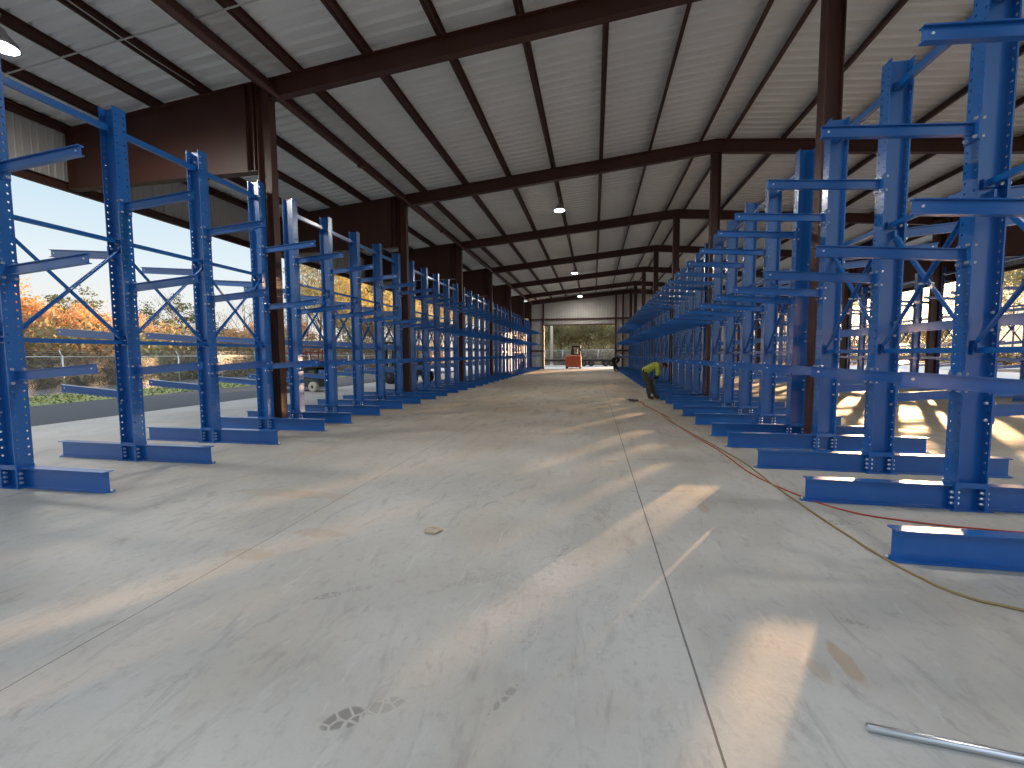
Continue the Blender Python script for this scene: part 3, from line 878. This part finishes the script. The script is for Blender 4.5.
# ------------------------------------------------------------------ vehicles
def wheel(parent, loc, rad, wid, axis='Y', tyre='rubber', hubm='darkgrey', name='wheel'):
    b = MB(); w = wid / 2
    b.lathe([(rad * .55, -w), (rad * .92, -w), (rad, -w * .7), (rad, w * .7), (rad * .92, w), (rad * .55, w)], 28, 0, axis)
    o = b.build(name, tyre, parent, loc)
    h = MB(); h.lathe([(rad * .1, -w * 1.12), (rad * .2, -w * 1.1), (rad * .5, -w * .8), (rad * .58, -w * .95), (rad * .58, w * .95), (rad * .5, w * .8), (rad * .2, w * 1.1), (rad * .1, w * 1.12)], 20, 0, axis)
    h.build('hub', hubm, o)
    return o


# scissor lift on the apron
r = empty('scissor_lift', (-14.0, 18.75, 0), -.12)
b = MB(); b.cbox(-1.35, 1.35, -.5, .5, .22, .62, .05); b.cbox(-1.45, -1.3, -.4, .4, .2, .5, .04); b.build('chassis', 'darkgrey', r)
for x in (-1.05, 1.12):
    for y in (-.56, .56): wheel(r, (x, y, .24), .24, .2, 'Y', 'cream', 'black')
b = MB()
for lv in range(4):
    z = .68 + lv * .12
    for y in (-.42, .42):
        b.bar((-1.15, y, z), (1.15, y, z + .1), .05, .09); b.bar((1.15, y * .85, z), (-1.15, y * .85, z + .1), .05, .09)
b.build('scissor_stack', 'black', r)
b = MB(); b.cbox(-1.4, 1.45, -.55, .55, 1.14, 1.3, .03); b.build('platform', 'darkgrey', r)
b = MB()
for z in (1.45, 1.85, 2.35):
    for y in (-.53, .53): b.tube([(-1.38, y, z), (1.43, y, z)], .025, 8)
    for x in (-1.38, 1.43): b.tube([(x, -.53, z), (x, .53, z)], .025, 8)
for x in (-1.38, -.7, 0, .72, 1.43):
    for y in (-.53, .53): b.tube([(x, y, 1.3), (x, y, 2.35)], .025, 8)
b.build('guard_rail', 'red', r)
b = MB(); b.cbox(.9, 1.3, -.68, -.5, .75, 1.0, .03); b.build('control_box', 'darkgrey', r)
b = MB(); b.cbox(-1.62, -1.42, -.25, .25, .3, .5, .02); b.build('bumper', 'red', r)
tag(r, 'dark scissor lift with red guard rails and cream wheels on the apron', 'lift')

# rough terrain forklift further along
r = empty('rough_terrain_forklift', (-11.1, 24.2, 0), PI - .3)
b = MB(); b.cbox(-1.4, .7, -.55, .55, .55, 1.05, .06); b.cbox(-1.5, -.5, -.6, .6, .75, 1.45, .1); b.build('body', 'darkgrey', r)
for y in (-.72, .72):
    wheel(r, (.55, y, .5), .5, .36, 'Y', 'rubber', 'darkgrey'); wheel(r, (-1.05, y, .4), .4, .3, 'Y', 'rubber', 'darkgrey')
b = MB()
for y in (-.32, .32): b.box(1.2, 1.34, y - .06, y + .06, .15, 2.5)
for z in (.5, 1.4, 2.42): b.box(1.22, 1.3, -.3, .3, z, z + .1)
b.build('mast', 'black', r)
for y in (-.25, .25):
    b = MB(); b.box(1.36, 1.41, y - .06, y + .06, .1, .8); b.box(1.36, 2.4, y - .06, y + .06, .1, .15); b.build('fork', 'black', r)
b = MB()
for x in (-.5, .65):
    for y in (-.5, .5): b.bar((x, y, 1.0), (x - .05, y * .9, 2.25), .06, .06)
for k in range(6): b.bar((-.55, -.45 + .18 * k, 2.27), (.62, -.45 + .18 * k, 2.27), .05, .05)
b.box(-.58, -.5, -.5, .5, 2.22, 2.3); b.box(.58, .66, -.5, .5, 2.22, 2.3); b.build('overhead_guard', 'black', r)
b = MB(); b.cbox(-.45, 0, -.25, .25, 1.05, 1.2, .04); b.cbox(-.5, -.38, -.25, .25, 1.15, 1.65, .04); b.build('seat', 'black', r)
b = MB(); b.tube([(.45, 0, 1.0), (.25, 0, 1.4)], .025, 8); b.tube([(.25 + .1 * math.cos(a) * .5, .17 * math.sin(a), 1.4 + .15 * math.cos(a) * .5) for a in [i * PI / 6 for i in range(13)]], .015, 6); b.build('steering_wheel', 'black', r)
tag(r, 'dark rough terrain forklift with big tyres parked behind the road side racks', 'forklift')

# orange forklift in the far doorway, back to the viewer
r = empty('forklift', (-2.38, 51.6, 0), 0)
b = MB(); b.cbox(-.92, .92, -.55, .35, .18, 1.62, .16); b.cbox(-.85, .85, .3, 1.5, .2, 1.05, .08); b.build('counterweight', 'orange', r)
b = MB()
for x in (-.1, .72):
    for y in (-.1, 1.2): b.box(x - .1, x + .1, y - .08, y + .08, 1.0, 2.66)
b.box(-.2, .82, -.2, 1.3, 2.5, 2.7); b.build('overhead_guard', 'black', r)
b = MB()
for x in (-.3, .3): b.box(x - .07, x + .07, 1.55, 1.72, .1, 2.3)
for z in (.4, 1.2, 2.15): b.box(-.25, .25, 1.58, 1.66, z, z + .12)
b.build('mast', 'black', r)
for x in (-.8, .8): wheel(r, (x, -.05, .26), .26, .22, 'X'); wheel(r, (x, 1.25, .34), .34, .26, 'X')
for x in (-.3, .3):
    b = MB(); b.box(x - .06, x + .06, 1.75, 2.8, .08, .13); b.box(x - .06, x + .06, 1.74, 1.79, .08, .7); b.build('fork', 'black', r)
b = MB(); b.cbox(.0, .5, .3, .75, 1.05, 1.2, .04); b.cbox(0, .5, .25, .37, 1.15, 1.75, .05); b.build('seat', 'black', r)
for x in (-.6, .6):
    b = MB(); b.lathe([(.07, 0), (.07, .03), (.05, .04)], 12, 0, 'Y', (0, -.02, 0)); b.build('tail_light', 'red', r, (x, -.56, 1.2))
tag(r, 'orange red forklift seen from behind in the far door opening', 'forklift')

# flatbed trailer beyond the doorway
r = empty('flatbed_trailer', (-3.0, 61.5, 0), .04)
b = MB(); b.box(-6, 5.8, -1.2, 1.2, .86, 1.0)
for y in (-.6, .6): b.box(-6, 5.8, y - .07, y + .07, .7, .86)
b.hexa([(-9.2, -1.2, 1.3), (-6, -1.2, .86), (-6, 1.2, .86), (-9.2, 1.2, 1.3), (-9.2, -1.2, 1.5), (-6, -1.2, 1.0), (-6, 1.2, 1.0), (-9.2, 1.2, 1.5)])
b.build('deck', 'black', r)
for x in (1.6, 2.6, 4.6, 5.4):
    for y in (-1.0, 1.0): wheel(r, (x, y, .4), .4, .35, 'Y')
b = MB()
for y in (-.7, .7): b.box(-5.1, -5.0, y - .06, y + .06, .05, .9); b.box(-5.2, -4.9, y - .15, y + .15, 0, .05)
b.build('landing_leg', 'darkgrey', r)
tag(r, 'long black flatbed trailer parked behind the orange forklift', 'trailer')

# ------------------------------------------------------------------ chain link fences
def fence(p, hgt, label, barb=True):
    r = empty('chain_link_fence', (*p[0], 0))
    o0 = Vector((*p[0], 0)); first = None
    P = [Vector((*q, 0)) - o0 for q in p]; wires = MB(); top = MB()
    for a, c in zip(P, P[1:]):
        L = (c - a).length; t = (c - a) / L; n = max(1, round(L / 3.0)); nn = Vector((-t.y, t.x, 0))
        for i in range(n):
            q = a + t * L * i / n
            if first is None:
                b = MB(); b.tube([(0, 0, -.1), (0, 0, hgt + .05)], .035 if barb else .06, 8)
                if barb: b.tube([(0, 0, hgt), (-.16, .0, hgt + .3)], .02, 6)
                first = b.build('post', 'galv', r); o = first
            else:
                o = first.copy(); COL.objects.link(o); o.parent = r
            o.location = q; o.rotation_euler = (0, 0, math.atan2(nn.y, nn.x) + PI)
        top.tube([a + Vector((0, 0, hgt)), c + Vector((0, 0, hgt))], .025 if barb else .05, 6)
        if barb:
            for f in (.35, .65, .95): wires.tube([a + nn * .16 * f + Vector((0, 0, hgt + .3 * f)), c + nn * .16 * f + Vector((0, 0, hgt + .3 * f))], .006, 4)
        m = MB(); i0 = m.add([(0, 0, 0.02), (L, 0, .02), (L, 0, hgt), (0, 0, hgt)]); m.face((i0, i0 + 1, i0 + 2, i0 + 3))
        m.build('wire_fabric', 'link', r, a, math.atan2(t.y, t.x))
    top.build('top_rail', 'galv', r)
    if barb: wires.build('barbed_wire', 'galv', r)
    return tag(r, label, 'fence')


def offset_line(p, d):
    P = [Vector((*q, 0)) for q in p]; out = []
    for i, q in enumerate(P):
        t = (P[min(i + 1, len(P) - 1)] - P[max(i - 1, 0)]).normalized(); out.append(tuple((q + Vector((-t.y, t.x, 0)) * d)[:2]))
    return out


FL = offset_line(ROADLINE, 4.2)
fence(FL, 1.72, 'galvanised chain link fence with barbed wire beyond the grass strip')
fence([(-50, 76), (-20, 74), (45, 74)], 2.4, 'chain link fence across the yard beyond the far door', False)
struct(strip('lane', offset_line(ROADLINE, 5.2), 0.0, 5.0, -0.05, 'asphalt'), 'grey lane behind the chain link fence', 'road')

# ------------------------------------------------------------------ trees
def grow(b, p, d, r, l, lv, tips, rng, spread, nch, upb, low=.38):
    pts, rs = [p], [r]
    q = p
    for i in range(4):
        d = (d + Vector((rng.uniform(-1, 1), rng.uniform(-1, 1), rng.uniform(-.4, .8))) * (.10 if lv == 0 else .22)).normalized()
        q = q + d * l / 4; pts.append(q); rs.append(r * (1 - .14 * (i + 1)))
    b.tube(pts, rs, 7 if lv == 0 else (5 if lv == 1 else 3), caps=False)
    if lv >= len(nch):
        tips.extend(pts[1:]); return
    for k in range(nch[lv]):
        f = rng.uniform(.35, 1.0) if lv else rng.uniform(low, 1.0)
        i = min(3, int(f * 4)); base = pts[i].lerp(pts[i + 1], f * 4 - i if f < 1 else 1)
        a = rng.uniform(0, 2 * PI); s = d.orthogonal().normalized(); s = Matrix.Rotation(a, 3, d) @ s
        nd = (d * (1 - spread) + s * spread + Vector((0, 0, upb))).normalized()
        grow(b, base, nd, rs[i] * rng.uniform(.4, .6), l * rng.uniform(.42, .62) * (1.1 - .35 * f), lv + 1, tips, rng, spread, nch, upb)
    if lv: tips.append(pts[-1])


def leaves(b, tips, n, size, spread, rng, flat=0.0):
    for k in range(n):
        c = rng.choice(tips); q = Vector(c) + Vector((rng.gauss(0, spread), rng.gauss(0, spread), rng.gauss(0, spread * (1 - flat) * .8)))
        nrm = Vector((rng.gauss(0, 1), rng.gauss(0, 1), rng.gauss(0, 1) + flat * 2)).normalized(); s = nrm.orthogonal().normalized(); s = Matrix.Rotation(rng.uniform(0, 6.3), 3, nrm) @ s; u = nrm.cross(s)
        sz = size * rng.uniform(.6, 1.3)
        i = b.add([q - s * sz, q - u * sz * .55, q + s * sz, q + u * sz * .55]); b.face((i, i + 1, i + 2, i + 3))


def tree_proto(name, seed, hgt, r, barkm, leafm, nl, size, spread_l, spread=.6, nch=(9, 4, 3), upb=.25, flat=0.0, lean=0.0, low=.38):
    rng = random.Random(seed); root = empty(name, (0, 0, 0)); b = MB(); tips = []
    grow(b, Vector((0, 0, -.1)), Vector((lean, 0, 1)).normalized(), r, hgt * .8, 0, tips, rng, spread, nch, upb, low)
    b.build('trunk', barkm, root)
    if nl:
        lb = MB(); leaves(lb, tips, nl, size, spread_l, rng, flat); o = lb.build('crown', leafm, root)
    return root


def bush_proto(seed, leafm):
    rng = random.Random(seed); root = empty('shrub', (0, 0, 0)); b = MB(); tips = []
    for k in range(7):
        a = rng.uniform(0, 6.3); p = Vector((0, 0, -.05)); q = Vector((math.cos(a) * rng.uniform(.3, 1.2), math.sin(a) * rng.uniform(.3, 1.2), rng.uniform(.8, 1.9)))
        pts = [p.lerp(q, t) + Vector((0, 0, .3 * t * (1 - t))) for t in (0, .3, .6, 1)]; b.tube(pts, [.03, .022, .015, .006], 4, caps=False); tips += pts[1:]
    b.build('stem', 'bark_dark', root); lb = MB(); leaves(lb, tips, 1500, .10, .42, rng); lb.build('foliage', leafm, root)
    return root


TP = {}
TP['orange'] = tree_proto('autumn_tree', 3, 9, .17, 'bark_dark', 'leaf_orange', 3600, .16, .42)
TP['orange2'] = tree_proto('autumn_tree', 31, 8, .15, 'bark_dark', 'leaf_orange', 2200, .16, .5)
TP['pine'] = tree_proto('pine_tree', 5, 12, .2, 'bark_dark', 'leaf_pine', 4200, .17, .42, spread=.85, nch=(13, 4, 2), upb=.05, flat=.75)
TP['bare'] = tree_proto('bare_tree', 8, 11, .13, 'bark_dark', None, 0, .1, .3, spread=.5, nch=(11, 5, 4), upb=.35)
TP['bare2'] = tree_proto('bare_tree', 18, 10, .12, 'bark_pale', 'leaf_olive', 350, .11, .4, spread=.5, nch=(10, 5, 3), upb=.35)
TP['yellow'] = tree_proto('yellowing_tree', 12, 16, .24, 'bark_dark', 'leaf_yellow', 5200, .18, .55, nch=(12, 5, 3))
TP['olive'] = tree_proto('woodland_tree', 14, 16, .2, 'bark_pale', 'leaf_olive', 5200, .2, .7, nch=(12, 5, 3), spread=.55)
TP['olive2'] = tree_proto('woodland_tree', 15, 15, .16, 'bark_pale', 'leaf_yellow', 2600, .18, .7, nch=(11, 5, 3), spread=.55, lean=.08)
TP['bush'] = bush_proto(21, 'leaf_brown'); TP['bushg'] = bush_proto(22, 'leaf_olive')
TP['sapling'] = tree_proto('sapling', 41, 8, .06, 'bark_pale', 'leaf_olive', 3000, .15, .55, spread=.5, nch=(14, 4, 2), upb=.3, low=.08)
TP['sapling2'] = tree_proto('sapling', 42, 7, .06, 'bark_pale', 'leaf_yellow', 2200, .15, .6, spread=.5, nch=(14, 4, 2), upb=.3, low=.08, lean=.1)
TP['sapling3'] = tree_proto('sapling', 43, 7, .05, 'bark_dark', 'leaf_brown', 2000, .13, .5, spread=.45, nch=(14, 4, 3), upb=.4, low=.06)
TUSED = {}


def plant(kind, x, y, sc, rz, label, group):
    o = TP[kind] if kind not in TUSED else copy_tree(TP[kind]); TUSED[kind] = 1
    o.location = (x, y, -.12); o.rotation_euler = (0, 0, rz); o.scale = (sc * R.uniform(.9, 1.1), sc * R.uniform(.9, 1.1), sc)
    cat = 'shrub' if kind.startswith('bush') else 'tree'
    return tag(o, label, cat, group)


def az(deg, dist):
    a = math.radians(deg); return dist * math.sin(a), dist * math.cos(a)


# wood beyond the road-side fence: (bearing from the aisle origin, distance from the shed's ridge line, kind, scale)
T = R


def by_bearing(dg, x): return -x, x / math.tan(math.radians(-dg))


LAB = {'orange': 'tree in full orange autumn leaf', 'orange2': 'thin leaved orange autumn tree', 'pine': 'dark green pine with flat tiers', 'bare': 'leafless dark branched tree', 'bare2': 'nearly leafless pale trunked tree',
       'yellow': 'yellowing leafy tree', 'olive': 'leafy olive woodland tree', 'olive2': 'leaning yellow olive woodland tree', 'sapling': 'slender olive leaved sapling', 'sapling2': 'leaning yellow leaved sapling', 'sapling3': 'dark stemmed brown leaved sapling',
       'bush': 'brown brushy shrub', 'bushg': 'olive leafy shrub'}


def grove(kind, x, y, sc, where):
    lab = LAB[kind] + ' ' + where
    g = lab
    for one, many in (('tree', 'trees'), ('shrub', 'shrubs'), ('sapling', 'saplings'), ('green pine', 'green pines')): g = g.replace(one, many, 1)
    plant(kind, x, y, sc, T.uniform(0, 6.3), lab, g)


W1 = 'beyond the chain link fence and lane'
for (dg, x, kind, sc) in [(-68, 40, 'orange', .72), (-64, 36, 'orange', .66), (-61, 38, 'orange', .74), (-58.5, 36, 'orange2', .66), (-56.5, 40, 'pine', .60), (-55.5, 34, 'orange', .52), (-53, 38, 'orange2', .60), (-52, 35, 'orange', .5),
                          (-51.6, 42, 'pine', .58), (-50, 36, 'orange2', .5), (-48.6, 38, 'bare', .66), (-47.2, 40, 'pine', .66), (-46.4, 35, 'orange2', .5), (-45, 38, 'bare2', .62), (-43.8, 36, 'orange2', .52), (-42.6, 38, 'bare', .72),
                          (-41.5, 35, 'orange2', .6), (-40.2, 38, 'bare2', .76), (-39, 36, 'bare', .74), (-38, 39, 'bare2', .8), (-37, 35, 'orange', .62), (-36.2, 38, 'bare', .85)]:
    grove(kind, *by_bearing(dg, x), sc, W1)
W2 = 'behind the parked machines on the road side'
for (dg, x, kind, sc) in [(-34.8, 37, 'yellow', .92), (-33.2, 34, 'olive2', .85), (-31.6, 37, 'yellow', .98), (-30, 34, 'sapling2', 1.4), (-28.6, 37, 'yellow', 1.05), (-27.2, 35, 'olive', .95), (-26, 38, 'yellow', 1.05), (-24.4, 35, 'olive2', 1.0), (-23, 38, 'yellow', 1.1),
                          (-21.5, 36, 'olive', 1.05), (-20, 38, 'yellow', 1.15), (-18.6, 36, 'olive2', 1.15), (-17.2, 37, 'yellow', 1.2), (-34, 32, 'bare2', .8), (-32, 31.5, 'sapling', 1.0), (-29, 31.5, 'sapling3', 1.1), (-26.5, 32, 'sapling', 1.1), (-24, 32, 'sapling3', 1.2), (-21, 32, 'sapling', 1.2)]:
    grove(kind, *by_bearing(dg, x), sc, W2)
for k in range(74):
    y = 5 + k * 1.05 + T.uniform(-.3, .3); kd = ('bush', 'bush', 'sapling3', 'bush', 'bushg')[k % 5]
    x = 30.6 + T.uniform(0, 2.2)
    grove(kd, -x, y, T.uniform(.42, .55) if kd == 'sapling3' else T.uniform(1.35, 1.9), 'at the foot of the wood behind the lane')
# beyond the far door
W3 = 'beyond the far door opening'
for k in range(26):
    x = -17 + k * 1.05 + T.uniform(-.4, .4); y = (83, 88, 93, 98, 103)[k % 5] + T.uniform(-1, 1)
    grove(('olive', 'olive2', 'olive', 'bare2')[k % 4], x, y, T.uniform(.55, .66), W3)
for k in range(44):
    x = -17 + k * .62 + T.uniform(-.25, .25); y = (79, 82, 86, 91)[k % 4] + T.uniform(-1, 1)
    grove(('sapling', 'sapling2', 'sapling3', 'sapling')[k % 4], x, y, T.uniform(.8, 1.1), W3)
for k in range(22):
    grove('bushg' if k % 2 else 'bush', -17 + k * 1.25 + T.uniform(-.4, .4), 76.3 + T.uniform(-.5, 1.5), T.uniform(1.3, 1.8), W3)
b = MB(); b.tube([(0, 0, -.1), (0, 0, 6.0), (0, 0, 12)], [.26, .22, .17], 12); b.box(-.3, .3, -.3, .3, -.1, .12)
tag(b.build('utility_pole', 'pole', None, (-6.9, 71.5, 0)), 'thick pale utility pole standing beyond the far door opening', 'pole')
# on the sun side: a thin wood with a gap where the sun stands
W4 = 'outside the sunlit open side'
for (dg, ds, kind, sc) in [(14, 92, 'olive', 1.0), (16, 84, 'olive', 1.0), (18, 90, 'olive2', 1.0), (20, 84, 'sapling', 1.5), (21.5, 94, 'olive', 1.0), (26.1, 84, 'olive2', .85), (25.3, 88, 'olive', .8),  # last pair here added to block sun streaks from the left floor
                           (37, 84, 'olive2', .9), (38.5, 90, 'bare', 1.0), (40.5, 76, 'olive', .9), (42.5, 82, 'sapling2', 1.5), (44.5, 74, 'olive2', .9), (47, 70, 'olive', .9), (49, 66, 'sapling', 1.3), (51, 64, 'bare2', .9), (53, 62, 'olive', .8)]:
    grove(kind, *az(dg, ds), sc, W4)
for k in range(18):
    grove(('sapling3', 'sapling2', 'sapling')[k % 3], *az(22.5 + k * .85 + T.uniform(-.2, .2), (98, 106, 102)[k % 3]), T.uniform(.74, .86), W4)
for k in range(34):
    dg = 13 + k * 1.2; x, y = az(dg, T.uniform(80, 84) - max(0, dg - 36) * 1.2)
    grove('bush' if k % 2 else 'bushg', x, y, T.uniform(.9, 1.3), W4)
for k, o in TP.items():
    if k not in TUSED:
        for c in list(o.children): bpy.data.objects.remove(c)
        bpy.data.objects.remove(o)

# ------------------------------------------------------------------ sun and sky
SAZ, SEL = math.radians(30.8), math.radians(5.3)
sd = Vector((math.sin(SAZ) * math.cos(SEL), math.cos(SAZ) * math.cos(SEL), math.sin(SEL)))
ld = bpy.data.lights.new('sun', 'SUN'); lo = bpy.data.objects.new('sun', ld); COL.objects.link(lo)
ld.energy = 22.0; ld.color = (1.0, .60, .30); ld.angle = math.radians(.53)
lo.rotation_euler = sd.to_track_quat('Z', 'Y').to_euler(); lo.location = (30, 50, 20)

w = bpy.data.worlds.new('sky'); SC.world = w; w.use_nodes = True
nt = w.node_tree
for nn in list(nt.nodes): nt.nodes.remove(nn)
out = nt.nodes.new('ShaderNodeOutputWorld'); bg = nt.nodes.new('ShaderNodeBackground')
tc = nt.nodes.new('ShaderNodeTexCoord'); sx = nt.nodes.new('ShaderNodeSeparateXYZ')
nt.links.new(tc.outputs['Generated'], sx.inputs[0])
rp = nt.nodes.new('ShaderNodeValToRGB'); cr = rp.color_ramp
stops = [(0.0, (.93, .83, .70)), (.06, (.93, .90, .84)), (.16, (.80, .90, .95)), (.30, (.58, .78, .93)), (.46, (.50, .72, .94)), (.62, (1.35, 1.55, 1.85)), (1.0, (2.0, 2.2, 2.5))]  # topmost stops: unseen upper sky made extra bright to light the interior
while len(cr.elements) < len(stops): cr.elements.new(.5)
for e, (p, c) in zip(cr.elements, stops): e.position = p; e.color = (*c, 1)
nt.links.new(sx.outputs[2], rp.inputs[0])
dt = nt.nodes.new('ShaderNodeVectorMath'); dt.operation = 'DOT_PRODUCT'; dt.inputs[1].default_value = sd
nt.links.new(tc.outputs['Generated'], dt.inputs[0])


def mrange(v, a, b_, c, d):
    n = nt.nodes.new('ShaderNodeMapRange'); n.interpolation_type = 'SMOOTHERSTEP'
    for i, x in enumerate((a, b_, c, d)): n.inputs[i + 1].default_value = x
    nt.links.new(v, n.inputs[0]); return n.outputs[0]


def addc(col, f, c):
    n = nt.nodes.new('ShaderNodeMix'); n.data_type = 'RGBA'; n.blend_type = 'ADD'
    nt.links.new(f, n.inputs[0]); nt.links.new(col, n.inputs[6]); n.inputs[7].default_value = (*c, 1); n.clamp_factor = False
    return n.outputs[2]


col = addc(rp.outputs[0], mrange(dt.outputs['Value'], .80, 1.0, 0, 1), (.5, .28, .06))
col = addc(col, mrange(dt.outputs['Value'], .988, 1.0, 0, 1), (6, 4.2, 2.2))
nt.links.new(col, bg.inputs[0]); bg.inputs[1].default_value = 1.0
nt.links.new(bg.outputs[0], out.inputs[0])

# ------------------------------------------------------------------ view
vs = SC.view_settings
SC.display_settings.display_device = 'sRGB'
vs.view_transform = 'Standard'; vs.look = 'None'; vs.exposure = 0.0; vs.gamma = 1.0; vs.use_curve_mapping = False
SC.cycles.max_bounces = 8; SC.cycles.diffuse_bounces = 4; SC.cycles.glossy_bounces = 4; SC.cycles.transparent_max_bounces = 16
SC.cycles.sample_clamp_indirect = 8.0
SC.cycles.use_denoising = True
